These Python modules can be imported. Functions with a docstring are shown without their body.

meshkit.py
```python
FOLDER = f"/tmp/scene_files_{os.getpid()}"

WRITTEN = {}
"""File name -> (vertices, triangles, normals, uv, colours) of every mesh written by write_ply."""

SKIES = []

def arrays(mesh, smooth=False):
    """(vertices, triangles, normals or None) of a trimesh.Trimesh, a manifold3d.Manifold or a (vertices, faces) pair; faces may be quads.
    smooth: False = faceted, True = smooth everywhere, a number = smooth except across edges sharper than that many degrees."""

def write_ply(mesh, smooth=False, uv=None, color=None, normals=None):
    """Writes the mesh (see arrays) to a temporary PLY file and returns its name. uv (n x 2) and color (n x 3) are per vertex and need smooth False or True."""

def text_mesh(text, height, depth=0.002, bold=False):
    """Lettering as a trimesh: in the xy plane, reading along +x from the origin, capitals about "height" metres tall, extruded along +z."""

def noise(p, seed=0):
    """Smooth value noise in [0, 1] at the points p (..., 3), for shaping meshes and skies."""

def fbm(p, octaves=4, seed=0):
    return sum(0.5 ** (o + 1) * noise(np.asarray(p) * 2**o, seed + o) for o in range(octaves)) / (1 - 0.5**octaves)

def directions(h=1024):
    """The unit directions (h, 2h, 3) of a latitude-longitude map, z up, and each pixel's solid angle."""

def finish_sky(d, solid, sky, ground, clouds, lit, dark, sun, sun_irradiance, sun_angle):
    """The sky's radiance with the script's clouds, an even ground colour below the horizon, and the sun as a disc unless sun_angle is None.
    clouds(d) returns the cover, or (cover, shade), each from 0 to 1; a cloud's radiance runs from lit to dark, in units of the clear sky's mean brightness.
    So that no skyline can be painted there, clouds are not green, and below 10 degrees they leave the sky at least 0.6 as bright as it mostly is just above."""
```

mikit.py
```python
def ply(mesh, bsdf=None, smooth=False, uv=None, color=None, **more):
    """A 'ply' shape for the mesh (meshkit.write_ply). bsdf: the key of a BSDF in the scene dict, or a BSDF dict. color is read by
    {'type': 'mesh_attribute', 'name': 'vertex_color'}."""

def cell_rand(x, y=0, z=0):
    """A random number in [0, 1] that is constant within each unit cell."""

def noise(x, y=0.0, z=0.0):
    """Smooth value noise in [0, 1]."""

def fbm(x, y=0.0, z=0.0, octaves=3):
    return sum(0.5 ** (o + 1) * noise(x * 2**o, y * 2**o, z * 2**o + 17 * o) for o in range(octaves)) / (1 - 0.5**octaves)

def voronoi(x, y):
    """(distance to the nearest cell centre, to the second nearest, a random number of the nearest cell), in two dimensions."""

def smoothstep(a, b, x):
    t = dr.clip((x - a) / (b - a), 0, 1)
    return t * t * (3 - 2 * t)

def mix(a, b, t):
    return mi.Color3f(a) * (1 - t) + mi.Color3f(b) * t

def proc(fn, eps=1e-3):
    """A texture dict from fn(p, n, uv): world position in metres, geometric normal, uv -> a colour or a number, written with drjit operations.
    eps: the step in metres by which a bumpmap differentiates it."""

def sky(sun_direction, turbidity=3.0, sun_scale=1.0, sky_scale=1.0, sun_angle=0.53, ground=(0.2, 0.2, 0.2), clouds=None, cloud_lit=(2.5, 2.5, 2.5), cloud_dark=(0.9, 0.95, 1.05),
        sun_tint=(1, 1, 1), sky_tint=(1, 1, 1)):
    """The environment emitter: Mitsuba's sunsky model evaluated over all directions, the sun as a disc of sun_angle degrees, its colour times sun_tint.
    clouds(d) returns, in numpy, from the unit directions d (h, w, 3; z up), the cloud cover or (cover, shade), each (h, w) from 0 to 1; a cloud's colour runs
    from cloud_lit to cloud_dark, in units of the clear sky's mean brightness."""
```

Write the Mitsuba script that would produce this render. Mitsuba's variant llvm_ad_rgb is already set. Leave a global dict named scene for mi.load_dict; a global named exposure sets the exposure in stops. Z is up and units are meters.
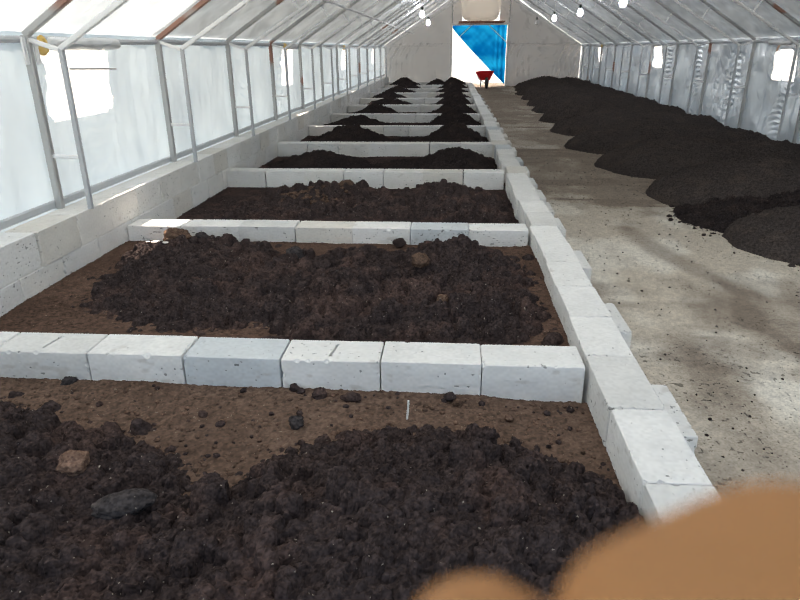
import math, random
from scipy.ndimage import gaussian_filter
import numpy as np, trimesh, manifold3d as m3, drjit as dr, mitsuba as mi, mikit
from meshkit import noise as npnoise, fbm as npfbm
T = mi.ScalarTransform4f
rng = np.random.default_rng(7); random.seed(7)
scene, labels = {}, {}

# ---------------------------------------------------------------- camera, sky, sun, exposure
EYE = np.array([0.0, 0.0, 1.44])
F_PX, PITCH, YAW, ROLL = 636.5, math.radians(21.54), math.radians(4.5), math.radians(-0.46)
FWD = np.array([-math.sin(YAW) * math.cos(PITCH), math.cos(YAW) * math.cos(PITCH), -math.sin(PITCH)])
_r = np.array([math.cos(YAW), math.sin(YAW), 0.0]); _u = np.cross(_r, FWD)
RIGHT = _r * math.cos(ROLL) + _u * math.sin(ROLL); UP = np.cross(RIGHT, FWD)
scene['camera'] = {'type': 'thinlens', 'fov': math.degrees(2 * math.atan(400 / F_PX)), 'fov_axis': 'x',
                   'aperture_radius': 0.0012, 'focus_distance': 4.0, 'near_clip': 0.01, 'far_clip': 500.0,
                   'to_world': T().look_at(origin=EYE.tolist(), target=(EYE + FWD).tolist(), up=UP.tolist())}
scene['sky'] = mikit.sky((-0.55, 0.32, 1.0), turbidity=4.0, sun_scale=1.0, sky_scale=1.0, ground=(0.4, 0.4, 0.4), sky_tint=(1.24, 1.0, .76), sun_tint=(.96, .99, 1.03))
exposure = 3.18

# ---------------------------------------------------------------- helpers
def key_for(name, parent=None):
    base = name if parent is None else parent + '__' + name
    if base not in scene and base not in labels: return base
    i = 1
    while f'{base}_{i:03d}' in scene or f'{base}_{i:03d}' in labels: i += 1
    return f'{base}_{i:03d}'
def tag(key, label=None, cat=None, group=None, kind=None):
    d = labels.setdefault(key, {})
    for k, v in (('label', label), ('category', cat), ('group', group), ('kind', kind)):
        if v: d[k] = v
    return key
def obj(name, mesh, bsdf, parent=None, smooth=False, label=None, cat=None, group=None, kind=None, to_world=None, **more):
    key = key_for(name, parent)
    d = dict(mesh) if isinstance(mesh, dict) else mikit.ply(mesh, bsdf, smooth=smooth, **more)
    if isinstance(mesh, dict) and bsdf: d['bsdf'] = {'type': 'ref', 'id': bsdf}
    if to_world is not None: d['to_world'] = to_world
    scene[key] = d
    if label or cat or group or kind: tag(key, label, cat, group, kind)
    return key
def thing(name, label, cat, group=None, kind=None):
    key = key_for(name); labels[key] = {}
    return tag(key, label, cat, group, kind)
ORD = 'first second third fourth fifth sixth seventh eighth ninth tenth eleventh twelfth thirteenth fourteenth'.split()

def cat_meshes(ms): return trimesh.util.concatenate(ms)
def bar(p0, p1, w, h, up=(0, 1, 0)):
    """a box-section bar from p0 to p1, w across 'up' cross axis and h along up, with small chamfers left off"""
    p0, p1 = np.array(p0, float), np.array(p1, float); d = p1 - p0; L = np.linalg.norm(d); d /= L
    up = np.array(up, float); a = np.cross(d, up); a /= np.linalg.norm(a); b = np.cross(a, d)
    c = min(w, h) * .16
    prof = [(-w/2+c, -h/2), (w/2-c, -h/2), (w/2, -h/2+c), (w/2, h/2-c), (w/2-c, h/2), (-w/2+c, h/2), (-w/2, h/2-c), (-w/2, -h/2+c)]
    v = [p0 + a*x + b*y for x, y in prof] + [p1 + a*x + b*y for x, y in prof]
    f = []
    for i in range(8):
        j = (i + 1) % 8; f += [(i, j, 8+j), (i, 8+j, 8+i)]
    for i in range(1, 7): f += [(0, i+1, i), (8, 8+i, 8+i+1)]
    m = trimesh.Trimesh(v, f, process=False)
    if m.volume < 0: m.invert()
    return m
def tube(pts, r, n=10):
    pts = np.array(pts, float); k = len(pts); r = np.broadcast_to(r, (k,))
    t = np.gradient(pts, axis=0); t /= np.linalg.norm(t, axis=1, keepdims=True)
    ref = np.array([0, 0, 1.0]) if abs(t[:, 2]).mean() < .8 else np.array([1.0, 0, 0])
    a = np.cross(t, ref); a /= np.linalg.norm(a, axis=1, keepdims=True); b = np.cross(t, a)
    an = np.arange(n) * 2 * np.pi / n
    v = (pts[:, None] + r[:, None, None] * (np.cos(an)[None, :, None] * a[:, None] + np.sin(an)[None, :, None] * b[:, None])).reshape(-1, 3)
    f = []
    for i in range(k - 1):
        for j in range(n):
            q = (i*n+j, i*n+(j+1) % n, (i+1)*n+(j+1) % n, (i+1)*n+j); f += [(q[0], q[1], q[2]), (q[0], q[2], q[3])]
    v = np.vstack([v, pts[0], pts[-1]])
    for j in range(n): f += [(k*n, (j+1) % n, j), (k*n+1, (k-1)*n+j, (k-1)*n+(j+1) % n)]
    m = trimesh.Trimesh(v, f, process=False)
    if m.volume < 0: m.invert()
    return m
def sheet(P, mask=None):
    """a grid of points (a, b, 3) as a mesh; mask (a-1, b-1) keeps cells"""
    a, b = P.shape[:2]; idx = np.arange(a * b).reshape(a, b)
    q = np.stack([idx[:-1, :-1], idx[1:, :-1], idx[1:, 1:], idx[:-1, 1:]], -1)
    q = q[mask] if mask is not None else q.reshape(-1, 4)
    f = np.vstack([q[:, [0, 1, 2]], q[:, [0, 2, 3]]])
    used = np.unique(f); re = -np.ones(a * b, int); re[used] = np.arange(len(used))
    return trimesh.Trimesh(P.reshape(-1, 3)[used], re[f], process=False)
def to_m3(m): return m3.Manifold(m3.Mesh(np.asarray(m.vertices, np.float32), np.asarray(m.faces, np.uint32)))
def from_m3(m):
    q = m.to_mesh(); return trimesh.Trimesh(np.array(q.vert_properties[:, :3]), np.array(q.tri_verts), process=False)
def box(x0, x1, y0, y1, z0, z1, c=.004):
    pts = []
    for x, sx in ((x0, 1), (x1, -1)):
        for y, sy in ((y0, 1), (y1, -1)):
            for z, sz in ((z0, 1), (z1, -1)):
                pts += [(x + sx*c, y + sy*c, z), (x + sx*c, y, z + sz*c), (x, y + sy*c, z + sz*c)]
    return m3.Manifold.hull_points(np.array(pts, np.float32))
def rough_stone(r, seed, sub=2, squash=(1, 1, .75), amp=.35):
    m = trimesh.creation.icosphere(subdivisions=sub, radius=1.0); v = m.vertices
    d = 1 + amp * (npfbm(v * 1.3 + 10 + seed, 3, seed) - .5) * 2
    m.vertices = v * d[:, None] * np.array(squash) * r
    return m

# ---------------------------------------------------------------- materials
def S(fn, eps=1e-3): return mikit.proc(fn, eps)
N, FB, SS, MX = mikit.noise, mikit.fbm, mikit.smoothstep, mikit.mix
def block_fn(c, speck):
    def fn(p, n, uv):
        a = FB(p.x * 5, p.y * 5, p.z * 5, 3); b = N(p.x * 90, p.y * 90, p.z * 90)
        col = MX([x * .86 for x in c], [min(1, x * 1.1) for x in c], a)
        col = col * (.93 + .12 * b)
        pit = SS(.81, .88, N(p.x * 75 + 3, p.y * 75, p.z * 75)) * SS(.35, .6, N(p.x * 9, p.y * 9 + 5, p.z * 9))
        smear = SS(.66, .8, FB(p.x * 14 + 9, p.y * 14, p.z * 22, 3)) * .25
        col = MX(0, 1, 1 - smear) * col + MX(0, (.30, .25, .20), smear)
        return col * (1 - pit * speck)
    return fn
BLOCKS = {'block_white': (.77, .765, .75), 'block_grey': (.68, .675, .66), 'block_bluish': (.60, .63, .65), 'block_warm': (.70, .675, .63), 'block_cream': (.76, .745, .715)}
bump_block = S(lambda p, n, uv: .0035 * FB(p.x * 60, p.y * 60, p.z * 60, 2) - .003 * SS(.74, .86, N(p.x * 75 + 3, p.y * 75, p.z * 75)), 2e-3)
for k, c in BLOCKS.items():
    scene[k] = {'type': 'bumpmap', 'tex': bump_block, 'scale': 1.0, 'bsdf': {'type': 'diffuse', 'reflectance': S(block_fn(c, .6))}}

def compost_fn(base, red, fleck):
    def fn(p, n, uv):
        a = FB(p.x * 7, p.y * 7, p.z * 7, 3); g = N(p.x * 160, p.y * 160, p.z * 160)
        g2 = N(p.x * 75 + 5, p.y * 75, p.z * 75)
        col = MX(base, red, SS(.45, .75, a)) * (.12 + .95 * g + .8 * g2)
        w = SS(.925, .96, N(p.x * 95 + 7, p.y * 95, p.z * 95)) * fleck
        return col * (1 - w) + MX(0, (.30, .26, .22), w)
    return fn
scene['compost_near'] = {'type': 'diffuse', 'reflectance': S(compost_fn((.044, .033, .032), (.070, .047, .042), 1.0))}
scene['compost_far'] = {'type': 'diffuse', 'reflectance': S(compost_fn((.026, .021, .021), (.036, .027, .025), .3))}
scene['compost_pile'] = {'type': 'diffuse', 'reflectance': S(compost_fn((.048, .040, .038), (.060, .048, .043), .15))}
def brown(lo, hi):
  def fn(p, n, uv):
    a = FB(p.x * 4 + 2, p.y * 4, 0, 3); g = N(p.x * 130, p.y * 130, p.z * 130); h = N(p.x * 60, p.y * 60 + 4, p.z * 60)
    col = MX(lo, hi, a) * (.25 + .75 * g + .7 * h)
    w = SS(.90, .95, N(p.x * 110 + 7, p.y * 110, p.z * 110))
    return col * (1 - .6 * w) + MX(0, (.3, .24, .19), w * .6)
  return fn
scene['soil_umber'] = {'type': 'diffuse', 'reflectance': S(brown((.070, .045, .036), (.125, .080, .062)))}
scene['soil_brown'] = {'type': 'diffuse', 'reflectance': S(brown((.092, .060, .046), (.155, .104, .080)))}
scene['clod_brown'] = {'type': 'diffuse', 'reflectance': S(compost_fn((.10, .066, .05), (.16, .10, .075), 1.0))}
scene['clod_grey'] = {'type': 'diffuse', 'reflectance': S(compost_fn((.042, .037, .038), (.060, .051, .050), .6))}
scene['white_bit'] = {'type': 'diffuse', 'reflectance': {'type': 'rgb', 'value': (.75, .73, .70)}}
TRACK = [(1.5, 5.4), (1.62, 4.6), (1.88, 3.85), (1.7, 3.4), (1.8, 3.0), (1.9, 2.7), (2.3, 2.2)]   # a worn wheel track
def floor_fn(p, n, uv):
    big = FB(p.x * .9 + 3, p.y * .55, 0, 3); mid = FB(p.x * 3.2, p.y * 2.2 + 7, 0, 4); g = N(p.x * 70, p.y * 70, 0)
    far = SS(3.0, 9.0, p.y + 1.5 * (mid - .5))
    dirt = SS(.48, .72, .55 * big + .45 * mid + .17 * far)
    streak = SS(.60, .72, FB(p.x * 1.1 + p.y * .5, p.y * 3.6, 3, 3)) * (.25 + .6 * far)
    pale = SS(.55, .75, FB(p.x * 2 + 20, p.y * 2, 0, 3))
    track = mi.Float(0)
    for (ax, ay), (bx, by) in zip(TRACK, TRACK[1:]):
        t = dr.clip(((p.x - ax) * (bx - ax) + (p.y - ay) * (by - ay)) / ((bx - ax) ** 2 + (by - ay) ** 2), 0, 1)
        d2 = dr.sqrt(dr.square(p.x - ax - t * (bx - ax)) + dr.square(p.y - ay - t * (by - ay)))
        track = dr.maximum(track, SS(.16, .02, d2 + .16 * (mid - .5)))
    fine = N(p.x * 150, p.y * 150, 3) * .6 + N(p.x * 45, p.y * 45, 5) * .4
    col = MX((.50, .445, .375), (.66, .62, .55), pale)
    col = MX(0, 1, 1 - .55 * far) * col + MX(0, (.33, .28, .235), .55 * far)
    d = dr.clip(.8 * dirt + streak + .6 * track, 0, .92)
    col = MX(0, 1, 1 - d) * col + MX(0, (.20, .16, .13), d)
    spk = SS(.80, .90, N(p.x * 75, p.y * 75 + 2, 0)) * SS(.4, .7, N(p.x * 5, p.y * 5, 9))
    return col * (.66 + .6 * fine) * (1 - .6 * spk)
scene['floor_dirt'] = {'type': 'diffuse', 'reflectance': S(floor_fn)}
scene['ground_dirt'] = {'type': 'diffuse', 'reflectance': S(lambda p, n, uv: MX((.46, .45, .43), (.56, .55, .53), FB(p.x * .5, p.y * .5, 0, 3)))}

def film_fn(lo, hi):
    def fn(p, n, uv):
        a = FB(p.x * 1.3, p.y * 1.3, p.z * 1.3, 3); b = FB(p.x * 9, p.y * 7, p.z * 3, 2)
        return MX(lo, hi, SS(.22, .78, .6 * a + .4 * b))
    return fn
def film(lo, hi, trans, rough=.42, sheen=0.0):
    d = {'type': 'principledthin', 'base_color': S(film_fn(lo, hi)), 'roughness': rough, 'diff_trans': trans, 'spec_trans': 0.0, 'eta': 1.5}
    if not sheen: return d
    m = {'type': 'twosided', 'bsdf': {'type': 'roughconductor', 'alpha': .13, 'material': 'none', 'specular_reflectance': {'type': 'rgb', 'value': (.86, .89, .92)}}}
    return {'type': 'blendbsdf', 'weight': sheen, 'a': d, 'b': m}
scene['film_wall'] = film((.62, .71, .78), (.76, .86, .93), .34, .42, .12)
scene['film_silver'] = film((.58, .64, .68), (.76, .81, .85), .32, .3, .48)  # darker than the left film, deepening the shaded look of the right wall
scene['film_roof'] = film((.44, .48, .51), (.73, .79, .83), .30, .3, .36)
scene['film_light_boost'] = film((.65, .71, .76), (.77, .84, .89), .52, .4, .1)  # clearer near-bay film, added to let more daylight onto the foreground
scene['film_gable'] = film((.44, .43, .42), (.50, .49, .48), .18, .45, .06)
scene['tarp_blue'] = {'type': 'principledthin', 'base_color': S(lambda p, n, uv: MX((.0, .13, .42), (.01, .36, .72), SS(.25, .75, FB(p.x * 2.2, 0, p.z * 2.2, 3)))), 'roughness': .3, 'diff_trans': .75, 'eta': 1.45}
def steel_fn(p, n, uv):
    a = FB(p.x * 3, p.y * 3, p.z * 3, 3)
    col = MX((.36, .365, .365), (.48, .485, .48), a)
    near = SS(8.6, 7.0, p.y) * SS(-.9, -1.4, p.x) * SS(1.48, 1.56, p.z)
    rust = SS(.70, .76, FB(p.x * 1.7 + 3, p.y * .6 + 11, p.z * 2.1, 2) + .22 * near)
    return MX(0, 1, 1 - rust) * col + MX(0, (.31, .17, .13), rust)
scene['steel'] = {'type': 'principled', 'base_color': S(steel_fn), 'roughness': .42, 'metallic': .45}
scene['steel_grey'] = {'type': 'principled', 'base_color': {'type': 'rgb', 'value': (.42, .44, .46)}, 'roughness': .5}
scene['steel_pale'] = {'type': 'principled', 'base_color': S(lambda p, n, uv: MX((.72, .73, .73), (.84, .85, .85), FB(p.x * 3, p.y * 3, p.z * 3, 3))), 'roughness': .45, 'metallic': .1}
scene['white_paint'] = {'type': 'principled', 'base_color': {'type': 'rgb', 'value': (.78, .78, .76)}, 'roughness': .5}
scene['cream_plastic'] = {'type': 'principledthin', 'base_color': S(lambda p, n, uv: MX((.90, .86, .80), (.96, .93, .88), FB(p.x * 3, p.y * 3, p.z * 3, 2))), 'roughness': .4, 'diff_trans': 1.2, 'eta': 1.45}
scene['plank_wood'] = {'type': 'diffuse', 'reflectance': S(lambda p, n, uv: MX((.20, .09, .06), (.34, .20, .14), FB(p.x * 3, p.y * 40, p.z * 40, 3)))}
scene['foam_yellow'] = {'type': 'diffuse', 'reflectance': S(lambda p, n, uv: MX((.62, .38, .08), (.85, .66, .30), N(p.x * 40, p.y * 40, p.z * 40)))}
scene['strap_tan'] = {'type': 'diffuse', 'reflectance': {'type': 'rgb', 'value': (.62, .42, .29)}}
scene['red_backlit'] = {'type': 'principledthin', 'diff_trans': 1.3, 'eta': 1.45, 'base_color': S(lambda p, n, uv: MX((.72, .06, .07), (.82, .11, .12), FB(p.x * 8, p.y * 8, p.z * 8, 2))), 'roughness': .4}  # translucency added so the tray glows with light from the doorway
scene['rubber'] = {'type': 'principled', 'base_color': {'type': 'rgb', 'value': (.03, .03, .03)}, 'roughness': .7}
scene['skin'] = {'type': 'principled', 'base_color': S(lambda p, n, uv: MX((.27, .118, .030), (.30, .135, .048), N(p.x * 60, p.y * 60, p.z * 60))), 'roughness': .6}
scene['nail'] = {'type': 'principled', 'base_color': {'type': 'rgb', 'value': (.62, .36, .2)}, 'roughness': .35}
scene['bulb_base'] = {'type': 'principled', 'base_color': {'type': 'rgb', 'value': (.75, .75, .74)}, 'roughness': .4}
scene['cord'] = {'type': 'diffuse', 'reflectance': {'type': 'rgb', 'value': (.62, .62, .61)}}
scene['stick_white'] = {'type': 'diffuse', 'reflectance': {'type': 'rgb', 'value': (.8, .8, .78)}}

# ---------------------------------------------------------------- setting: shell
XL, XR, EAVE, SLOPE, Y0, Y1 = -2.5, 4.66, 1.54, .64, -.9, 25.2
XM = (XL + XR) / 2
def roof_z(x): return EAVE + SLOPE * np.minimum(x - XL, XR - x)
def floor_z(x, y): return .115 * np.clip((y - 4) / 21, 0, 1.05) + .012 * (npfbm(np.stack([x * 1.2, y * 1.2, x * 0], -1), 3, 4) - .5)
FRAME_Y = [3.8 + 1.78 * k for k in range(12)]
ys_all = [FRAME_Y[0] - 1.78 * k for k in range(5, 0, -1)] + FRAME_Y

# window openings cut in the side sheets: y0, y1, z0, z1
WIN_L = [(4.0, 4.84, 1.02, 1.46), (10.0, 10.62, .92, 1.46), (15.5, 16.12, .98, 1.46), (21.3, 21.95, 1.0, 1.46)]
WIN_R = [(9.70, 10.33, .97, 1.385), (15.6, 16.2, 1.0, 1.46), (21.6, 22.3, 1.02, 1.45)]
def side_sheet(x, sgn, wins, seed):
    """sgn +1: outside is +x"""
    ys = np.arange(Y0, Y1 + .01, .024); zs = np.linspace(-.03, EAVE + .01, 72)
    Y, Z = np.meshgrid(ys, zs, indexing='ij')
    ph = ((Y - FRAME_Y[0]) / 1.78) % 1.0
    bow = np.sin(np.pi * ph) * np.sin(np.pi * np.clip(Z / EAVE, 0, 1)) * .07
    q = np.stack([Y * 5.0, Z * .55, Y * 0], -1)
    wr = (npfbm(q, 3, seed) - .5) * .12
    q2 = np.stack([Y * 2.2, Z * 2.4, Y * 0 + 3], -1)
    wr += (npfbm(q2, 3, seed + 9) - .5) * .08
    crease = np.abs(npfbm(np.stack([Y * 5, Z * 3.5, Y * 0 + 8], -1), 3, seed + 14) - .5)
    wr += np.clip(.10 - crease, 0, 1) * .22 * np.clip(npnoise(np.stack([Y * 1.3, Z * 1.1, Y * 0], -1), seed + 15) * 2 - .7, 0, 1)
    band = np.exp(-((ph - .36 - .1 * npnoise(np.stack([Y * 0 + np.floor(Y), Z * 2, Y * 0], -1), seed)) / .085) ** 2)
    rip = band * (.3 + 1.2 * npnoise(np.stack([Y * 4, Z * 5, Y * 0 + 2], -1), seed + 3)) * np.sin(Z * 2 * np.pi / .085 + Y * 9 + 9 * npnoise(np.stack([Y * 6, Z * 1.5, Y * 0], -1), seed + 2)) * .010
    win = np.zeros_like(Y)
    for a, b, c, d in wins:   # the sheet is crumpled around each opening
        dd = np.maximum(np.maximum(a - Y, Y - b), np.maximum(c - Z, Z - d)); win = np.maximum(win, np.exp(-np.maximum(dd, 0) / .12))
    wr += win * (npfbm(np.stack([Y * 12, Z * 12, Y * 0], -1), 3, seed + 4) - .5) * .05
    edge = np.clip((EAVE - Z) / .08, 0, 1)
    X = x + sgn * ((bow + wr * .8 + rip) * edge)
    X = np.maximum(X, x - .025) if sgn > 0 else np.minimum(X, x + .025)
    yc, zc = (Y[:-1, :-1] + Y[1:, 1:]) / 2, (Z[:-1, :-1] + Z[1:, 1:]) / 2
    keep = np.ones(yc.shape, bool)
    for a, b, c, d in wins:
        j = (npfbm(np.stack([yc * 9, zc * 9, yc * 0], -1), 2, seed + 6) - .5) * .07
        r = .06   # rounded corners
        hy, hz = (b - a) / 2, (d - c) / 2
        qy, qz = np.abs(yc - (a + b) / 2) - hy + r, np.abs(zc - (c + d) / 2) - hz + r
        sd = np.hypot(np.maximum(qy, 0), np.maximum(qz, 0)) + np.minimum(np.maximum(qy, qz), 0) - r
        keep &= sd + j * .5 > 0
    return sheet(np.stack([X, Y, Z], -1), keep)
obj('wall_left', side_sheet(XL, -1, WIN_L, 3), 'film_wall', smooth=True, label='translucent white plastic sheet wall along the left side with cut window openings', kind='structure')
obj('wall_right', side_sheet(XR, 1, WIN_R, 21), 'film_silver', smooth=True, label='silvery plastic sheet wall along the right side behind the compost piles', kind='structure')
def roof_sheet(ya, yb):
    ys = np.linspace(ya, yb, int((yb - ya) / .05) + 1); s = np.concatenate([np.linspace(XL - .04, XM, 66), np.linspace(XM, XR + .04, 66)[1:]])
    Y, X = np.meshgrid(ys, s, indexing='ij'); Z = EAVE + SLOPE * np.minimum(X - XL, XR - X)
    ph = ((Y - FRAME_Y[0]) / 1.78) % 1.0
    away = np.clip(np.abs(X - XM) / .3, 0, 1) * np.clip(np.minimum(X - XL, XR - X) / .15, 0, 1)
    sag = np.sin(np.pi * ph) ** .8 * .06
    wr = (npfbm(np.stack([X * 1.1, Y * 3.0, X * 0], -1), 3, 31) - .5) * .13 + (npfbm(np.stack([X * 4, Y * 4, X * 0], -1), 3, 33) - .5) * .05
    return sheet(np.stack([X, Y, Z + .02 + np.maximum(sag + wr, -.01) * away], -1))
obj('ceiling', roof_sheet(FRAME_Y[1], Y1), 'film_roof', smooth=True, label='silvery plastic sheet roof sloping up to the ridge over the frames', kind='structure')
obj('ceiling', roof_sheet(Y0, FRAME_Y[1]), 'film_light_boost', smooth=True, label='whiter plastic roof sheet over the bays nearest the camera, made clearer to add light', kind='structure')
def gable():
    ms = []
    for x0, x1, zb, nz in ((XL, 0.0, 0, 90), (2.0, XR, 0, 90), (0.0, .36, 2.25, 40), (1.70, 2.0, 2.25, 40)):
        xs = np.linspace(x0, x1, int((x1 - x0) / .04) + 1)
        X, t = np.meshgrid(xs, np.linspace(0, 1, nz), indexing='ij'); Z = zb + t * (roof_z(X) - zb)
        fold = np.sin((X * 1.0 - Z * .55) * 2 * np.pi / .26 + 3 * npnoise(np.stack([X, Z, X * 0], -1), 5)) * .014 * np.exp(-((Z - 1.42) / .3) ** 2)
        fold += np.sin(X * 2 * np.pi / .21 + 4 * npnoise(np.stack([X, Z, X * 0], -1), 8)) * .008 * np.exp(-((Z - .8) / .5) ** 2)
        fold = fold * np.clip(npnoise(np.stack([X * .9 + 5, Z * .9, X * 0], -1), 12) * 3 - .9, 0, 1) * .7
        seam = .018 * np.exp(-((Z - 1.56) / .02) ** 2)
        wr = (npfbm(np.stack([X * 2, Z * 2, X * 0], -1), 4, 41) - .5) * .07
        ms.append(sheet(np.stack([X, Y1 + np.maximum(fold + wr, -.03) * 1 - seam + .02, Z], -1)))
    ms.append(sheet(np.array([[[x, Y1 + .02, z] for z in (2.25, 2.36)] for x in (.36, 1.70)])))  # gap above this strip is added so daylight glows through the tank
    ms.append(sheet(np.array([[[x, Y1 + .02, z] for z in (3.35, float(roof_z(x)))] for x in (.36, XM, 1.70)])))
    return cat_meshes(ms)
obj('wall_far', gable(), 'film_gable', smooth=True, label='grey sheet end wall with wrinkles and a horizontal seam around the doorway', kind='structure')
# floor of the aisle
def floor_mesh():
    xs = np.arange(.5, 4.72, .05); ys = np.concatenate([np.arange(-3.2, 8, .05), np.arange(8, 27.5, .1)])
    X, Y = np.meshgrid(xs, ys, indexing='ij')
    Z = floor_z(X, Y) + (npfbm(np.stack([X * 9, Y * 9, X * 0], -1), 3, 55) - .5) * .010
    return sheet(np.stack([X, Y, Z], -1))
obj('floor', floor_mesh(), 'floor_dirt', smooth=True, label='dusty pale grey aisle floor with dark compost stains', kind='structure')
g = trimesh.creation.box((160, 160, .1)); g.apply_translation((0, 20, -.12))
obj('ground', g, 'ground_dirt', label='pale bare ground outside the tunnel', kind='structure')

# ---------------------------------------------------------------- truss frames
RO = .035      # outer members lie this far inside the sheet
def rafter_pts(off_x, off_z, side):
    x0 = XL + off_x if side < 0 else XR - off_x
    return x0
def frame(i, y):
    far = i >= 11
    t = thing('truss_frame', f'grey steel truss frame, {ORD[i]} one from the camera, spanning both side walls and the roof', 'truss frame', 'truss frames along the tunnel')
    for sd in (-1, 1):
        xo = XL + .045 if sd < 0 else XR - .03
        xi = XL + .245 if sd < 0 else XR - .25
        zb = .515 if sd < 0 else floor_z(np.array(xo), np.array(y)) - .02
        zi = .515 if sd < 0 else zb
        zk = 1.455
        obj('outer_post', bar((xo, y, zb), (xo, y, EAVE - .01), .044, .044), 'steel', t)
        obj('inner_post', bar((xi, y, zi), (xi, y, zk), .03, .03), 'steel_grey', t)
        ridge_o = (XM, y, roof_z(XM) - .04); ridge_i = (XM, y, roof_z(XM) - .36)
        ko = (xo, y, EAVE - .01); ki = (xi, y, zk)
        obj('outer_rafter', bar(ko, ridge_o, .04, .04), 'steel', t)
        obj('inner_rafter', bar(ki, ridge_i, .032, .032), 'steel_pale', t)
        obj('knee_tie', bar((xo, y, EAVE - .03), (xi, y, zk - .01), .026, .026), 'steel_pale', t)
        obj('post_rung', bar((xo, y, .84), (xi, y, .835), .022, .022), 'steel_pale', t)
        a, b = np.array(ki), np.array(ridge_i); ao, bo = np.array(ko), np.array(ridge_o)
        L = np.linalg.norm(b - a); n = 5
        nrm = np.array([-sd * -(b - a)[2], 0, 0]);
        d = (b - a) / L
        pn = np.array([-d[2], 0, d[0]]); pn = pn if pn[2] > 0 else -pn
        for k in range(1, n + 1):
            p = a + (b - a) * (k / (n + .35))
            # along the normal up to the outer rafter
            den = np.cross((bo - ao)[[0, 2]], pn[[0, 2]]); s = np.cross((ao - p)[[0, 2]], (bo - ao)[[0, 2]]) / -den
            obj('rafter_rung', bar(p, p + pn * abs(s), .02, .02), 'steel_pale', t)
    obj('ridge_post', bar((XM, y, roof_z(XM) - .38), (XM, y, roof_z(XM) - .03), .04, .04), 'steel_pale', t)
    if i == 0:
        for dx in (-.055, .055):
            obj('post_clamp', bar((XL + .06, y + dx, 1.37), (XL + .06, y + dx, 1.52), .012, .035), 'steel_pale', t)
        obj('window_rod', tube([(XL + .16, 4.0, 1.34), (XL + .17, 4.55, 1.325)], .006, 6), 'steel', t)
for i, y in enumerate(FRAME_Y): frame(i, y)
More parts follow.
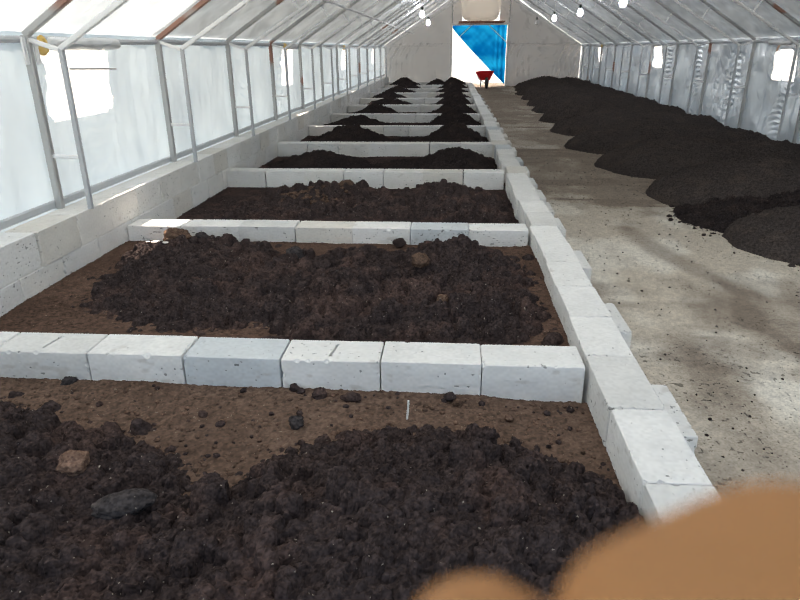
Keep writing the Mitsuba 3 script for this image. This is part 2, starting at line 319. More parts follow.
for sd, nm in ((-1, 'left'), (1, 'right')):
    x = XL + .03 if sd < 0 else XR - .03
    obj('eave_pipe', tube([(x, yy, EAVE - .035 + .004 * math.sin(yy * 3.5)) for yy in np.linspace(Y0 + .02, Y1 - .1, 60)], .02, 8), 'steel_grey', smooth=40, label=f'long grey pipe under the eave along the {nm} sheet wall', cat='pipe')
    if sd > 0: continue
    xp = XL + 1.1 if sd < 0 else XR - 1.1
    obj('purlin', tube([(xp, yy, roof_z(xp) - .30) for yy in np.linspace(Y0, Y1, 30)], .014, 8), 'steel_pale', smooth=40, label=f'thin pale rail running the length of the {nm} roof slope under the frames', cat='rail')
obj('bottom_rail', bar((XL + .01, Y0, .54), (XL + .01, Y1, .54), .03, .045, up=(0, 0, 1)), 'steel_grey', label='grey rail along the foot of the left sheet on the block wall', cat='rail')
# gable posts and door frame
DF = thing('door_frame', 'white metal frame around the open doorway in the far end wall', 'door frame')
fz = .1
obj('jamb', bar((-.02, Y1 - .06, fz), (-.02, Y1 - .06, 2.28), .07, .07), 'white_paint', DF)
obj('jamb', bar((2.02, Y1 - .06, fz), (2.02, Y1 - .06, 2.28), .07, .07), 'white_paint', DF)
obj('lintel', bar((-.06, Y1 - .06, 2.245), (2.06, Y1 - .06, 2.245), .07, .07, up=(0, 0, 1)), 'white_paint', DF)
obj('corner_brace', bar((.26, Y1 - .1, 1.82), (.72, Y1 - .1, 2.23), .03, .03), 'white_paint', DF)
obj('corner_brace', bar((1.28, Y1 - .1, 2.23), (1.98, Y1 - .1, 1.62), .03, .03), 'white_paint', DF)
gp = bar((0.0, Y1 - .07, 2.28), (0.0, Y1 - .07, roof_z(0) - .05), .04, .04)
obj('gable_post', gp, 'steel', label='grey post rising from the left corner of the door frame to the roof', cat='post')
gp = bar((2.05, Y1 - .07, 2.28), (2.05, Y1 - .07, roof_z(2.05) - .05), .04, .04)
obj('gable_post', gp, 'steel', label='grey post rising from the right corner of the door frame to the roof', cat='post')
# blue tarp hung across the doorway: cut off along a diagonal
def tarp():
    xs, ts = np.linspace(0, 1, 70), np.linspace(0, 1, 70)
    U, V = np.meshgrid(xs, ts, indexing='ij')
    X = .02 + U * 1.955
    zbot = 2.12 + (.18 - 2.12) * U ** .93       # the free edge runs from the top left corner to the foot of the right jamb
    Z = zbot + V * (2.22 - zbot)
    Y = Y1 + .06 + .03 * np.sin(X * 2 * np.pi / .16) * np.clip((U - .72) / .25, 0, 1) + .05 * (npfbm(np.stack([X * 2, Z * 2, X * 0], -1), 3, 61) - .5)
    d = (Z - zbot)
    Y += .025 * np.sin(d * 2 * np.pi / .17 + X * 5) * np.exp(-d / .25) * np.clip((U - .45) / .2, 0, 1)
    return sheet(np.stack([X, Y, Z], -1))
obj('tarp', tarp(), 'tarp_blue', smooth=True, label='bright blue tarpaulin hung slantwise across the right half of the far doorway', cat='tarpaulin')
# cream tank above the door
SH = thing('shelf', 'reddish wooden shelf on top of the door frame carrying the cream tank', 'shelf')
for k, (a, b) in enumerate(((.22, .62), (.64, 1.08), (1.1, 1.5), (1.52, 1.82))):
    obj('plank', from_m3(box(a, b, 24.2, 25.16, 2.275, 2.315)), 'plank_wood', SH)
obj('bracket', bar((.3, 25.12, 1.95), (.3, 24.3, 2.26), .03, .03, up=(1, 0, 0)), 'white_paint', SH) if False else None
def tank():
    zs = [(0, .0), (.02, .42), (.06, .58), (.13, .655), (.25, .70), (.42, .73), (.6, .745), (.8, .735), (.97, .70), (1.08, .62), (1.14, .45), (1.16, .0)]
    n = 48; v = []
    for z, r in zs:
        for k in range(n):
            a = 2 * np.pi * k / n; c, s = math.cos(a), math.sin(a); e = .55
            v.append((0.985 + r * .93 * math.copysign(abs(c) ** e, c), 24.66 + r * .58 * math.copysign(abs(s) ** e, s), 2.315 + z))
    P = np.array(v).reshape(len(zs), n, 3); P = np.concatenate([P, P[:, :1]], 1)
    m = sheet(P); m.merge_vertices(); m.update_faces(m.nondegenerate_faces()); 
    if m.volume < 0: m.invert()
    return m
TK = obj('water_tank', tank(), 'cream_plastic', smooth=45, label='large cream bulging tank standing above the doorway of the far wall', cat='tank')

# ---------------------------------------------------------------- window flaps, straps
def crinkle_roll(x, y0, y1, z, r, seed):
    k = 40; n = 18; ys = np.linspace(y0, y1, k); a = np.arange(n + 1) * 2 * np.pi / n
    Yg, A = np.meshgrid(ys, a, indexing='ij')
    R = r * (.8 + .75 * (npfbm(np.stack([Yg * 9, np.cos(A) * 1.6, np.sin(A) * 1.6], -1), 3, seed) - .3))
    e = np.clip(np.minimum(Yg - y0, y1 - Yg) / .03, .02, 1); R = R * e
    return sheet(np.stack([x + R * np.cos(A), Yg, z + R * np.sin(A) * .95], -1))
scene['film_roll'] = {'type': 'principled', 'base_color': S(film_fn((.5, .52, .53), (.8, .81, .82))), 'roughness': .35, 'metallic': .2}
def flap(x, w, sd, lab, seed, foam):
    t = thing('window_flap', lab, 'window flap', 'rolled flaps over the window openings')
    obj('roll', crinkle_roll(x, w[0] - .02, w[1] + .04, 1.485, .042, seed), 'film_roll', t, smooth=True)
    if foam:
        m = rough_stone(.055, seed, 2, (.55, 1.0, .95)); m.apply_translation((x, w[0] - .07, 1.475))
        obj('foam_end', m, 'foam_yellow', t, smooth=True, label='yellow foam end')
words = ['nearest', 'second', 'third', 'fourth']
for k, w in enumerate(WIN_L):
    flap(XL + .05, w, -1, f'crinkled rolled-up sheet over the {words[k]} window opening from the camera in the left wall', 70 + k, k != 3)
for k, w in enumerate(WIN_R):
    flap(XR - .05, w, 1, f'crinkled rolled-up sheet over the {words[k]} window opening from the camera in the right wall', 80 + k, k == 2)
obj('strap', bar((XR - .06, 10.0, 1.50), (XR - .075, 10.05, 1.37), .004, .05, up=(0, 1, 0)), 'strap_tan', label='tan strap hanging from the eave above the nearest window of the right wall', cat='strap')

# ---------------------------------------------------------------- blocks
def block_mesh(seed, detail):
    r = np.random.default_rng(100 + seed); L, D, H = .396, .19, .199
    m = box(-L/2, L/2, -D/2, D/2, -H/2, H/2, .003)
    cuts = []
    for k in range(16 if detail else 3):
        ax = r.integers(3); s = [r.choice([-1, 1]) for _ in range(3)]
        p = np.array([s[0] * L/2, s[1] * D/2, s[2] * H/2]); p[ax] = r.uniform(-.5, .5) * (L, D, H)[ax]
        q = rough_stone(r.uniform(.004, .013) if k > 1 else r.uniform(.010, .018), int(r.integers(999)), 1, (1, 1, 1), .3); q.apply_translation(p); cuts.append(to_m3(q))
    if detail:
        for k in range(26):
            f = r.integers(3); p = np.array([r.uniform(-.48, .48) * L, r.uniform(-.45, .45) * D, r.uniform(-.45, .45) * H])
            if f == 0: p[2] = H / 2
            elif f == 1: p[1] = -D / 2
            else: p[0] = L / 2
            q = rough_stone(r.uniform(.0018, .0045), int(r.integers(999)), 0, (1.4, 1, 1), .2); q.apply_translation(p); cuts.append(to_m3(q))
    for c in cuts: m = m - c
    return from_m3(m)
FINE = [mikit.ply(block_mesh(k, True)) for k in range(7)]
SIMPLE = [mikit.ply(block_mesh(40 + k, False)) for k in range(6)]
def notched(x, w):
    m = to_m3(block_mesh(3, True))
    q = box(x - w/2, x + w/2, -.055, .06, .07, .12, .002)
    q = q.rotate((0, 0, -9))
    return mikit.ply(from_m3(m - q))
NOTCH = notched(0.0, .011)
TONES = list(BLOCKS)[:4]
def place_block(parent, x, y, z, along, r, fine, tone=None, mesh=None, jit=.004, sc=(1, 1, 1)):
    rot = (90 if along == 'y' else 0) + r.normal(0, .35)
    if r.random() < .5 and mesh is None: rot += 180
    tw = T().translate((x + r.normal(0, jit), y + r.normal(0, jit * .3), z)).rotate((0, 0, 1), rot).scale(sc)
    d = mesh or (FINE if fine else SIMPLE)[r.integers(7 if fine else 6)]
    obj('block', d, tone or r.choice(TONES, p=[.42, .30, .08, .20]), parent, to_world=tw)
r = np.random.default_rng(5)
# side wall on the left, two courses above the soil
LW = thing('block_wall', 'two-course pale grey block wall along the left sheet wall', 'block wall')
for c, (zc, off) in enumerate(((.415, 0.03), (.214, .22))):
    y = -.8 + off
    while y < 24.45:
        place_block(LW, -2.362, y + .2, zc, 'y', r, y < 7, tone=r.choice(['block_white', 'block_cream', 'block_warm'], p=[.45, .43, .12]), jit=.0025, sc=(1, 1.02, 1)); y += .4005
KW = thing('kerb_wall', 'low pale block wall between the compost beds and the aisle', 'block wall')
for k in range(-4, 57):
    y = 1.527 + .4 * k
    off = {-1: .006, 0: 0, 1: .0, 2: .002, 3: .004, 4: .0, 5: .004, 6: -.006}.get(k, 0)
    place_block(KW, .655 + off, y + .2, .199, 'y', r, y < 8, tone=r.choice(TONES, p=[.62, .25, .05, .08]), jit=.002 if k < 5 else .007)
    place_block(KW, .660, y + .1, -.003, 'y', r, False)
for k, (a) in enumerate([1.12, 2.08, 3.02, 4.03, 4.47 - 1.0 + 1.5, 5.55, 6.1, 6.75, 7.5, 8.2, 9.1, 9.9, 10.7, 11.6, 12.5, 13.4, 14.4, 15.5, 16.6, 17.8, 19.0, 20.4]):
    place_block(KW, .838 if a > 4.5 else .845, a + .2, -.0035 if a < 5 else .0, 'y', r, a < 6, tone='block_white' if a < 5 else None, jit=.003)
DIV = [2.315, 4.295, 6.435, 8.465, 10.415, 12.425, 14.47, 16.515, 18.57, 20.6, 22.6, 24.45]
for i, yc in enumerate(DIV):
    extra = (', with one bluish block' if i == 0 else '')
    t = thing('bed_divider', f'{ORD[i]} cross wall of pale blocks from the camera{extra}', 'divider wall', 'block dividers between the beds')
    for k in range(7):
        x = .548 - .4 * k - .2
        tone = None
        if i == 0: tone = ['block_white', 'block_white', 'block_white', 'block_bluish', 'block_white', 'block_grey', 'block_white'][k]
        if i == 1: tone = ['block_white', 'block_bluish', 'block_white', 'block_warm', 'block_grey', 'block_white', 'block_white'][k]
        dz = .012 * (i == 0 and k > 3) * 0
        if tone is None: tone = r.choice(['block_white', 'block_grey', 'block_cream', 'block_warm'], p=[.4, .25, .25, .1])
        place_block(t, x - .005, yc, .199 + r.normal(0, .0012), 'x', r, i < 3, tone, mesh=NOTCH if (i == 0 and k in (2, 5)) else None, jit=.0012 if i == 0 else .003, sc=(.993 if i == 0 else 1, 1, 1))

# ---------------------------------------------------------------- soil and compost
def stamp(Z, x0, y0, res, rg, n, rmin, rmax, weight=None, power=2.2, sink=.35):
    """raise the height field by n rounded crumbs"""
    nx, ny = Z.shape; base = Z.copy()
    u = rg.random(n); rr = rmin * (1 - u * (1 - (rmin / rmax) ** power)) ** (-1 / power)
    ix = rg.integers(0, nx, n); iy = rg.integers(0, ny, n)
    if weight is not None:
        ok = rg.random(n) < weight[ix, iy]; ix, iy, rr = ix[ok], iy[ok], rr[ok]
    for k in np.argsort(rr):
        R = rr[k]; w = int(R * 1.35 / res) + 1
        a, b, c, d = max(ix[k] - w, 0), min(ix[k] + w + 1, nx), max(iy[k] - w, 0), min(iy[k] + w + 1, ny)
        X = (np.arange(a, b) - ix[k])[:, None] * res; Y = (np.arange(c, d) - iy[k])[None] * res
        an = rg.random() * 3.14; ca, sa = math.cos(an), math.sin(an); e = rg.uniform(.7, 1.3)
        d2 = ((X * ca + Y * sa) / e) ** 2 + ((Y * ca - X * sa) * e) ** 2
        h = np.sqrt(np.maximum(R * R - d2, 0)) - sink * R
        Z[a:b, c:d] = np.where(d2 < R * R, np.maximum(Z[a:b, c:d], base[ix[k], iy[k]] + h * .95), Z[a:b, c:d])
    return Z
BEDS = []      # (y0, y1) of each bed
lo = -1.0
for yc in DIV: BEDS.append((lo, yc - .094)); lo = yc + .094
SOIL = [.165, .185, .135, .13, .15, .14, .15, .16, .16, .17, .18, .2]
def soil_z(i, X, Y):
    z = SOIL[i] + .03 * (npfbm(np.stack([X * 1.6, Y * 1.6, X * 0 + i], -1), 3, 90 + i) - .5)
    if i == 0: z = z - .03 * np.clip((X - .1) / .4, 0, 1) + .012 * np.clip((-X - .3) / 1, 0, 1)
    return z
def soil(i):
    y0, y1 = BEDS[i]; yy0 = .7 if i == 0 else y0 + .0
    res = [.011, .018, .025][i] if i < 3 else .05
    if i == 0: yy0 = .4
    xs, ys = np.arange(-2.27, .56 + res, res), np.arange(yy0, y1 + res, res)
    X, Y = np.meshgrid(xs, ys, indexing='ij'); Z = soil_z(i, X, Y)
    rg = np.random.default_rng(200 + i)
    if i < 3: Z = stamp(Z, 0, 0, res, rg, [9000, 2500, 800][i], .006, .018 if i == 0 else .03, power=3)
    Z += (rg.random(Z.shape) - .5) * (.0035 if i < 3 else .01)
    m = sheet(np.stack([X, Y, Z], -1))
    lab = ['brown crumbly soil in the nearest bed in front of the first divider', 'brown crumbly soil in the second bed from the camera'][i] if i < 2 else f'dark soil covering the {ORD[i]} bed from the camera'
    obj('bed_soil', m, ['soil_brown', 'soil_umber', 'compost_near'][min(i, 2)], smooth=True, label=lab, cat='soil', kind='stuff')
for i in range(12): soil(i)

CLODS = [(60, .035, .07), (160, .024, .04), (800, .013, .026), (4000, .007, .014), (9000, .004, .007)]
def heap(name, lumps, ground, res, seed, bsdf, label, cat='compost heap', group=None, clod=(800, .012, .05), wob=.35, fine_noise=.004, clip_x=None, clip_y=None, smooth=False):
    """lumps: (cx, cy, rx, ry, h, rot_deg, sharp)"""
    x0 = min(l[0] - max(l[2], l[3]) * 1.3 for l in lumps); x1 = max(l[0] + max(l[2], l[3]) * 1.3 for l in lumps)
    y0 = min(l[1] - max(l[2], l[3]) * 1.3 for l in lumps); y1 = max(l[1] + max(l[2], l[3]) * 1.3 for l in lumps)
    if clip_x: x0, x1 = max(x0, clip_x[0]), min(x1, clip_x[1])
    if clip_y: y0, y1 = max(y0, clip_y[0]), min(y1, clip_y[1])
    xs, ys = np.arange(x0, x1 + res * .5, res), np.arange(y0, y1 + res * .5, res)
    X, Y = np.meshgrid(xs, ys, indexing='ij'); base = ground(X, Y)
    hh = np.zeros_like(X)
    wobble = (npfbm(np.stack([X * 3.1, Y * 3.1, X * 0 + seed], -1), 4, seed) - .5) * wob * 2
    for cx, cy, rx, ry, h, rot, sh in lumps:
        a = math.radians(rot); dx, dy = X - cx, Y - cy
        u, v = (dx * math.cos(a) + dy * math.sin(a)) / rx, (-dx * math.sin(a) + dy * math.cos(a)) / ry
        d = np.sqrt(u * u + v * v + .015) - .12 + wobble * .5
        hh = np.maximum(hh, h * np.clip(1 - d, 0, 1) ** sh)
    edge = np.clip(hh / .03, 0, 1)
    hh2 = hh + edge * (npfbm(np.stack([X * 9, Y * 9, X * 0], -1), 3, seed + 3) - .45) * min(.05, 3 * res)
    Z = base + hh2 - .012
    rg = np.random.default_rng(seed)
    area = (x1 - x0) * (y1 - y0)
    inside = np.clip(hh / .02, 0, 1); spill = gaussian_filter((hh > .002).astype(float), .05 / res)
    for n, ra, rb in (clod if isinstance(clod, list) else CLODS):
        if rb < res * .8: continue
        if rb > .02: n = n * .8
        Z = stamp(np.maximum(Z, base - .004), x0, y0, res, rg, int(n * area), max(ra, res * .8), rb, weight=np.clip(inside + .5 * spill * (1 - inside), 0, 1), power=1.6, sink=.08 if rb > .02 else .25)
    Z += (rg.random(Z.shape) - .5) * fine_noise * edge
    keep = (hh > .002) | (Z > base + .001)
    kc = keep[:-1, :-1] | keep[1:, :-1] | keep[1:, 1:] | keep[:-1, 1:]
    return obj(name, sheet(np.stack([X, Y, Z], -1), kc), bsdf, smooth=smooth, label=label, cat=cat, group=group)
def in_bed(i): return dict(clip_x=(-2.262, .552), clip_y=(BEDS[i][0] + .005 if i else .55, BEDS[i][1] - .005))
G = lambda i: (lambda X, Y: soil_z(i, X, Y))
H = 'compost heaps in the beds'
# first bed: dark crumbly heaps that fill the near part
heap('compost_heap', [(-1.32, 1.22, .62, .60, .10, -20, .75), (-1.75, 1.45, .5, .5, .07, 0, .7), (-.75, .88, .5, .50, .09, 0, .7)], G(0), .006, 301, 'compost_near',
     'dark crumbly compost heap with big clods at the left of the nearest bed', group=H, fine_noise=.004, clip_x=(-2.26, .55), clip_y=(.55, 2.1))
heap('compost_heap', [(-.1, 1.35, .62, .54, .16, 20, .75), (.28, 1.25, .42, .52, .11, 0, .75), (-.38, 1.08, .44, .50, .11, 0, .75)], G(0), .006, 302, 'compost_near',
     'dark crumbly compost mound in the right half of the nearest bed behind the fingers', group=H, fine_noise=.004, clip_x=(-2.26, .55), clip_y=(.55, 2.1))
# second bed
heap('compost_heap', [(-1.5, 3.5, .46, .62, .12, 0, .85), (-1.28, 3.2, .44, .5, .07, 0, .8), (-1.62, 3.75, .40, .38, .10, 0, .8)], G(1), .008, 303, 'compost_near',
     'dark compost heap at the left of the second bed, beside the left block wall', group=H, **in_bed(1))
heap('compost_heap', [(.03, 3.55, .42, .58, .19, 0, 1.1), (-.08, 3.2, .52, .66, .11, 10, .9), (-.5, 3.3, .52, .68, .11, 0, .9), (-.95, 3.35, .3, .5, .06, 0, .8)], G(1), .008, 304, 'compost_near',
     'tall dark compost heap with brown clods at the right of the second bed', group=H, **in_bed(1))
# third bed
heap('compost_heap', [(-1.15, 5.8, .62, .5, .09, 0, .8), (-1.3, 5.2, .6, .6, .05, 0, .8)], G(2), .016, 305, 'compost_near',
     'low compost heap with brown crumbs at the left of the third bed', group=H, fine_noise=.004, **in_bed(2))
heap('compost_heap', [(-.04, 5.5, .48, .66, .155, 0, .8), (.25, 5.4, .30, .55, .10, 0, .8), (-.5, 5.3, .5, .75, .09, 0, .8)], G(2), .016, 306, 'compost_near',
     'broad dark compost heap at the right of the third bed', group=H, fine_noise=.004, **in_bed(2))
for i in range(3, 12):
    yc = (BEDS[i][0] + BEDS[i][1]) / 2; res = .024 if i < 6 else .04
    up = .28 if i == 11 else (.05 if i in (4, 9, 10) else 0)
    hl = [.21, .26, .22, .22, .24, .24, .26, .27, .30][i - 3]
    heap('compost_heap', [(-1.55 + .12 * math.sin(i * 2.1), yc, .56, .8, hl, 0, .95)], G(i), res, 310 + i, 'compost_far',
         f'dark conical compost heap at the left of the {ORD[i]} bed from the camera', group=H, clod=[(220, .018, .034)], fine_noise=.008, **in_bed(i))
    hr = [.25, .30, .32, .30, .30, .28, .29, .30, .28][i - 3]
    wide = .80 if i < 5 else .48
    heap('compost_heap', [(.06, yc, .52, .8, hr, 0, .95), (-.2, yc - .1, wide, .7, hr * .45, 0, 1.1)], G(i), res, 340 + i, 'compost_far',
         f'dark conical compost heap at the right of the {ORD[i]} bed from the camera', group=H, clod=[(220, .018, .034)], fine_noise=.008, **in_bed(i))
heap('compost_heap', [(-.5, 23.7, .36, .5, .26, 0, .85)], G(11), .04, 390, 'compost_far', 'dark compost heap in the middle of the last bed before the far wall', group=H, clod=[(220, .018, .034)], fine_noise=.008, **in_bed(11))

# piles along the right wall
PG = 'compost piles along the right wall'
PILE_Y = [4.95, 6.6, 8.3, 10.0, 11.85, 13.65, 15.45, 17.3, 19.1, 20.9, 22.6, 24.2]
for i, y in enumerate(PILE_Y):
    tip = [2.34, 2.2, 2.02, 1.88, 1.97, 1.97, 2.05, 2.1, 2.15, 2.15, 2.3, 2.4][i]
    res = .014 if i < 2 else (.022 if i < 4 else .04)
    ry = [.78, .98, .86, .82, .84, .82, .82, .82, .82, .82, .80, .78][i]
    h = [.34, .41, .40, .40, .41, .43, .42, .43, .42, .42, .42, .40][i]
    L = [(tip + .95, y, .98, ry, h, -6, .55), (tip + 1.8, y, 1.3, ry, h * .86, 0, .55)]
    heap('compost_pile', L, floor_z, res, 400 + i, 'compost_pile', f'long low dark compost pile against the right wall, {ORD[i]} one from the camera', cat='compost pile', group=PG,
         clod=[(40, .012, .03), (300, .006, .012)] if i < 2 else [(40, .015, .035)], wob=.14, fine_noise=.003, clip_x=(1.4, 4.565), clip_y=(.5, 25.1), smooth=True)
# crumbly slump on the flank of the second pile
heap('compost_slump', [(2.66, 5.68, .52, .58, .19, 20, .8), (3.05, 5.65, .55, .52, .27, 0, .7)], floor_z, .010, 450, 'compost_far', 'dark crumbly slump of fresh compost in front of the second pile on the aisle', cat='compost', clod=[(150, .02, .04), (1200, .01, .02), (5000, .006, .01)], clip_x=(1.7, 4))

# ---------------------------------------------------------------- single clods and bits
def clod(x, y, z, r, seed, bsdf, label, squash=(1, 1, .8), rot=0, sub=3, cat='clod', amp=.45):
    m = rough_stone(r, seed, sub, squash, amp)
    fine = (npfbm(m.vertices / r * 5 + seed, 2, seed) - .5) * r * .16; m.vertices += m.vertex_normals * fine[:, None]
    m.apply_transform(trimesh.transformations.rotation_matrix(math.radians(rot), (0, 0, 1))); m.apply_translation((x, y, z))
    return obj('soil_clod', m, bsdf, smooth=True, label=label, cat=cat)
clod(-1.13, 1.56, .262, .045, 1, 'clod_brown', 'reddish brown rounded clod on the left heap of the nearest bed', sub=4)
clod(-.90, 1.40, .245, .066, 2, 'clod_grey', 'large dark flat clod lying on the left heap of the nearest bed', (1.35, .6, .5), 25, 4, amp=.22)
clod(-1.54, 2.2, .175, .03, 3, 'clod_grey', 'grey clod against the left part of the first divider')
clod(-.53, 1.94, .19, .028, 4, 'clod_grey', 'round dark clod on the brown soil below the middle of the first divider')
clod(-.49, 2.16, .18, .030, 5, 'compost_near', 'dark clod close to the middle of the first divider')
clod(-.60, 2.2, .18, .020, 6, 'compost_near', 'small dark clod touching the foot of the first divider')
clod(-.36, 2.14, .18, .030, 61, 'compost_near', 'flat dark lump on brown soil near the first divider, right of the middle', (1.3, .8, .6))
clod(.02, 2.17, .18, .022, 7, 'compost_near', 'dark grey clod at the foot of the first divider below its right joint')
clod(.05, 2.13, .18, .018, 8, 'clod_brown', 'small brown clod beside the dark grey clod below the first divider')
clod(.16, 1.96, .17, .026, 9, 'clod_brown', 'low brown clod on the brown soil right of the white stick', (1.2, 1, .55))
clod(.24, 2.05, .17, .016, 10, 'clod_brown', 'tiny brown clod on the soil below the right end of the first divider')
clod(-1.83, 4.02, .26, .085, 11, 'clod_brown', 'large brown crumbly clod against the left end of the second divider', (1.15, .8, .75), 0, 4)
clod(-1.66, 4.04, .26, .05, 12, 'clod_grey', 'dark grey clod right of the large brown one at the second divider', sub=4)
clod(-.33, 4.14, .22, .04, 13, 'compost_near', 'dark clod at the foot of the middle of the second divider')
clod(-1.0, 6.12, .21, .07, 14, 'clod_brown', 'reddish brown clod against the third divider')
clod(-1.12, 6.12, .20, .055, 15, 'compost_near', 'dark clod left of the reddish one against the third divider')
clod(-.15, 3.3, .37, .05, 16, 'clod_brown', 'brown clod on the right heap of the second bed')
clod(-.95, 3.75, .24, .06, 17, 'clod_grey', 'dark clod between the two heaps of the second bed')
clod(-.72, 3.45, .27, .06, 18, 'compost_near', 'dark lump on the left flank of the right heap in the second bed')
clod(-.02, 2.95, .28, .032, 19, 'clod_brown', 'pale brown clod low on the right heap of the second bed')
names = ['left one', 'middle one', 'right one']
for k, (x, y, z) in enumerate([(-1.95, 3.86, .275), (-1.89, 3.85, .285), (-1.82, 3.84, .285)]):
    m = rough_stone(.022 - .004 * k, 30 + k, 2, (1.6, .9, .5)); m.apply_translation((x, y, z))
    obj('white_flake', m, 'white_bit', smooth=True, label=f'small white flake on the soil before the second divider, {names[k]} of three', cat='flake', group='white flakes at the second divider')
st = tube([(-.137, 2.01, .16), (-.132, 2.005, .215), (-.13, 2.0, .258)], .0038, 8)
obj('white_stick', st, 'stick_white', smooth=40, label='thin white stick standing in the brown soil before the first divider', cat='stick')
# crumbs scattered over the soil, dividers and floor
def crumbs(name, n, fpos, r0, r1, bsdf, label, seed):
    rg = np.random.default_rng(seed); base = [rough_stone(1, 500 + k, 0, (1, 1, .7), .5) for k in range(6)]
    V, F, o = [], [], 0
    for _ in range(n):
        p = fpos(rg)
        if p is None: continue
        b = base[rg.integers(6)]; s = r0 * (r1 / r0) ** (rg.random() ** 2); a = rg.random() * 6.28
        R = np.array([[math.cos(a), -math.sin(a), 0], [math.sin(a), math.cos(a), 0], [0, 0, 1]])
        V.append(b.vertices @ R.T * s * np.array([1, 1, 1]) + p + [0, 0, s * .35]); F.append(b.faces + o); o += len(b.vertices)
    return obj(name, trimesh.Trimesh(np.vstack(V), np.vstack(F), process=False), bsdf, label=label, kind='stuff', cat='crumbs')
def on_soil(rg):
    x, y = rg.uniform(-2.2, .53), rg.uniform(1.0, 2.2); return np.array([x, y, float(soil_z(0, np.array(x), np.array(y)))])
crumbs('soil_crumbs', 1500, on_soil, .004, .013, 'clod_brown', 'brown crumbs scattered over the soil of the nearest bed', 1)
crumbs('dark_crumbs', 260, on_soil, .006, .02, 'compost_near', 'dark crumbs scattered over the brown soil of the nearest bed', 2)
def on_bed3(rg):
    x, y = rg.normal(-1.3, .17), rg.normal(5.75, .22); return np.array([x, y, .135 + .085 * math.exp(-((x + 1.15) / .45) ** 2 - ((y - 5.8) / .4) ** 2)])
crumbs('brown_crumbs', 260, on_bed3, .012, .035, 'clod_brown', 'reddish brown crumbs on the low left heap of the third bed', 5)
def on_heap2(rg):
    x, y = rg.uniform(-.7, .4), rg.uniform(2.8, 3.9); return np.array([x, y, .30 - .1 * abs(x + .1)])
def on_floor(rg):
    x, y = rg.uniform(.97, 3.0), 1.0 + 8 * rg.random() ** 1.6
    return np.array([x, y, float(floor_z(np.array(x), np.array(y)))])
crumbs('floor_crumbs', 900, on_floor, .0025, .010, 'compost_far', 'dark compost crumbs scattered over the pale aisle floor', 3)
def on_slump(rg):
    a, q = rg.random() * 6.28, abs(rg.normal(0, .16)); x, y = 2.3 + q * math.cos(a), 5.6 + 1.6 * q * math.sin(a)
    return np.array([x, y, float(floor_z(np.array(x), np.array(y)))])
crumbs('slump_crumbs', 220, on_slump, .008, .03, 'compost_far', 'dark crumbs rolled onto the floor at the toe of the slump', 4)

# ---------------------------------------------------------------- wheelbarrow by the door
WB = thing('wheelbarrow', 'red wheelbarrow standing in front of the open far doorway', 'wheelbarrow')
def tray():
    def loop(z, w, y0, y1): return [(-w/2, y0, z), (w/2, y0, z), (w * .42, y1, z), (-w * .42, y1, z)]
    def hull(off, z0):
        a = [(-.15 + off, -.22 + off, z0), (.15 - off, -.22 + off, z0), (.15 - off, .30 - off, z0), (-.15 + off, .30 - off, z0)]
        b = [(-.265 + off, -.42 + off, .58 + (off > 0) * .02), (.265 - off, -.42 + off, .58 + (off > 0) * .02), (.30 - off, .44 - off, .53 + (off > 0) * .1), (-.30 + off, .44 - off, .53 + (off > 0) * .1)]
        return m3.Manifold.hull_points(np.array(a + b, np.float32))
    return from_m3(hull(0, .27) - hull(.012, .282))
MV = T().translate((1.2, 24.2, .115)).rotate((0, 0, 1), 4)
obj('tray', tray(), 'red_backlit', WB, to_world=MV)
tire = trimesh.creation.torus(.145, .045, 32, 12); tire.apply_transform(trimesh.transformations.rotation_matrix(math.pi / 2, (0, 1, 0))); tire.apply_translation((0, -.5, .19))
wh = obj('wheel', tire, 'rubber', WB, smooth=True, to_world=MV)
hub = trimesh.creation.cylinder(.1, .03, sections=24); hub.apply_transform(trimesh.transformations.rotation_matrix(math.pi / 2, (0, 1, 0))); hub.apply_translation((0, -.5, .19))
obj('hub', hub, 'steel', wh, smooth=30, to_world=MV)
for s in (-1, 1):
    obj('handle', tube([(s * .06, -.5, .19), (s * .12, -.25, .24), (s * .18, .3, .27), (s * .27, .75, .52), (s * .28, 1.0, .56)], .017, 10), 'steel', WB, smooth=40, to_world=MV)
    obj('leg', tube([(s * .11, .1, .30), (s * .12, .22, .02), (s * .12, .36, .02), (s * .12, .42, .33)], .014, 8), 'steel', WB, smooth=40, to_world=MV)

# ---------------------------------------------------------------- bulbs
def bulb(x, y, z, lit, lab):
    t = thing('hanging_bulb', lab, 'light bulb', 'bulbs hanging from the roof frames')
    side = 1 if x > XM else -1
    zr = roof_z(x) - .30
    obj('cord', tube([(x, y, zr + .02), (x + .004, y, (z + zr) / 2), (x, y, z + .10)], .006, 6), 'cord', t)
    sk = trimesh.creation.revolve([(0, .15), (.02, .15), (.024, .13), (.026, .075), (.0, .075)], sections=16); sk.apply_translation((x, y, z))
    obj('socket', sk, 'bulb_base', t, smooth=30)
    gl = trimesh.creation.revolve([(0, -.075), (.03, -.07), (.052, -.045), (.062, -.01), (.058, .02), (.04, .05), (.026, .08), (0, .082)], sections=24); gl.apply_translation((x, y, z))
    if gl.volume < 0: gl.invert()
    k = obj('glass', gl, 'bulb_base', t, smooth=True)
    if lit: scene[k]['emitter'] = {'type': 'area', 'radiance': {'type': 'rgb', 'value': (9.0, 9.2, 9.6)}}
bulb(2.62, 11.05, 2.08, True, 'lit bulb under the right roof slope, nearest of the right row')
bulb(2.60, 14.5, 2.10, True, 'lit bulb under the right roof slope, second of the right row from the camera')
bulb(2.60, 18.05, 2.14, True, 'lit bulb under the right roof slope, third of the right row from the camera')
bulb(2.59, 21.6, 2.16, False, 'unlit bulb under the right roof slope, farthest of the right row')
bulb(-.70, 16.1, 2.18, True, 'lit bulb under the left roof slope, nearer of the two left ones')
bulb(-.70, 20.1, 2.14, True, 'lit bulb under the left roof slope, farther of the two left ones')

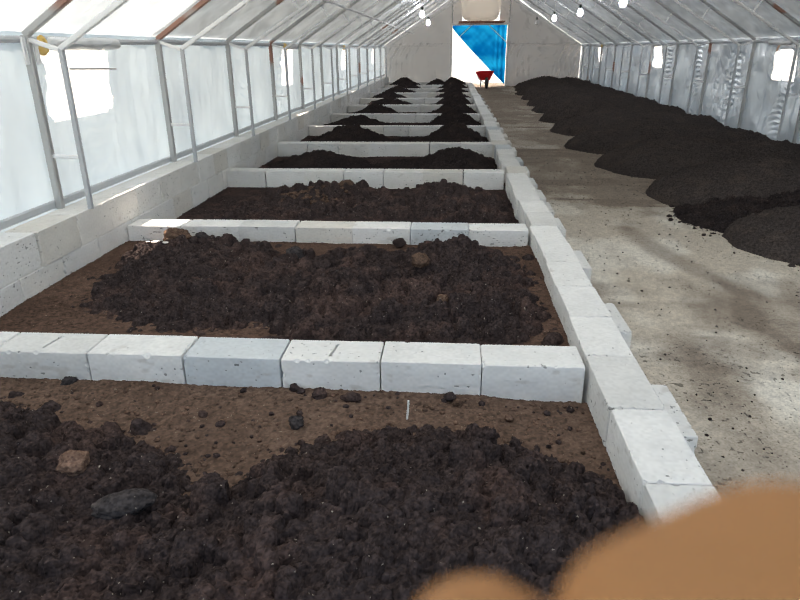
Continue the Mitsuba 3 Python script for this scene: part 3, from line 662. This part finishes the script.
# ---------------------------------------------------------------- photographer's hand close to the lens
def hand():
    """camera space: x right, y up, z forward, in metres; seen fingertips at about 5 cm"""
    def chain(pts, rs):
        out = []
        for (p, q), (a, b) in zip(zip(pts, pts[1:]), zip(rs, rs[1:])):
            s0 = trimesh.creation.icosphere(subdivisions=3, radius=a); s0.apply_translation(p)
            s1 = trimesh.creation.icosphere(subdivisions=3, radius=b); s1.apply_translation(q)
            out.append(m3.Manifold.hull_points(np.vstack([s0.vertices, s1.vertices]).astype(np.float32)))
        return out
    def at(u, v, z): return np.array([(u - 400) / F_PX * z, -(v - 300) / F_PX * z, z])
    parts = []
    f1 = [at(668, 652, .052), at(800, 642, .054), at(960, 690, .060), at(1080, 790, .068)]
    f2 = [at(480, 668, .060), at(560, 720, .062), at(700, 830, .066), at(860, 960, .074)]
    f3 = [at(500, 830, .068), at(580, 880, .070), at(720, 960, .074), at(880, 1040, .080)]
    f4 = [at(560, 960, .076), at(640, 1000, .078), at(760, 1060, .081), at(900, 1110, .085)]
    th = [at(1060, 640, .042), at(1120, 690, .046), at(1120, 740, .055), at(1180, 880, .072)]
    parts += chain(f1, [.0094, .0131, .0132, .0132]); parts += chain(f2, [.0082, .0088, .0092, .0098]); parts += chain(f3, [.0078, .0084, .0089, .0095]); parts += chain(f4, [.0068, .0074, .008, .009])
    parts += chain(th, [.0095, .0108, .0118, .015])
    palm = [f1[-1], f2[-1], f3[-1], f4[-1], th[-1], at(1250, 1050, .10), at(1130, 1200, .10)]
    sp = []
    for p in palm:
        s = trimesh.creation.icosphere(subdivisions=2, radius=.0125); s.apply_translation(p); sp.append(s.vertices)
    parts.append(m3.Manifold.hull_points(np.vstack(sp).astype(np.float32)))
    wr = chain([at(1190, 1125, .10), at(1500, 1400, .13)], [.024, .028]); parts += wr
    m = parts[0]
    for q in parts[1:]: m = m + q
    m = from_m3(m.refine_to_length(.003)); m.merge_vertices()
    trimesh.smoothing.filter_taubin(m, iterations=12)
    B = np.stack([RIGHT, UP, FWD])
    m.vertices = EYE + m.vertices @ B
    if m.volume < 0: m.invert()
    return m
obj('hand', hand(), 'skin', smooth=True, label="blurred orange-brown fingers of the photographer's hand in the lower right corner", cat='hand')
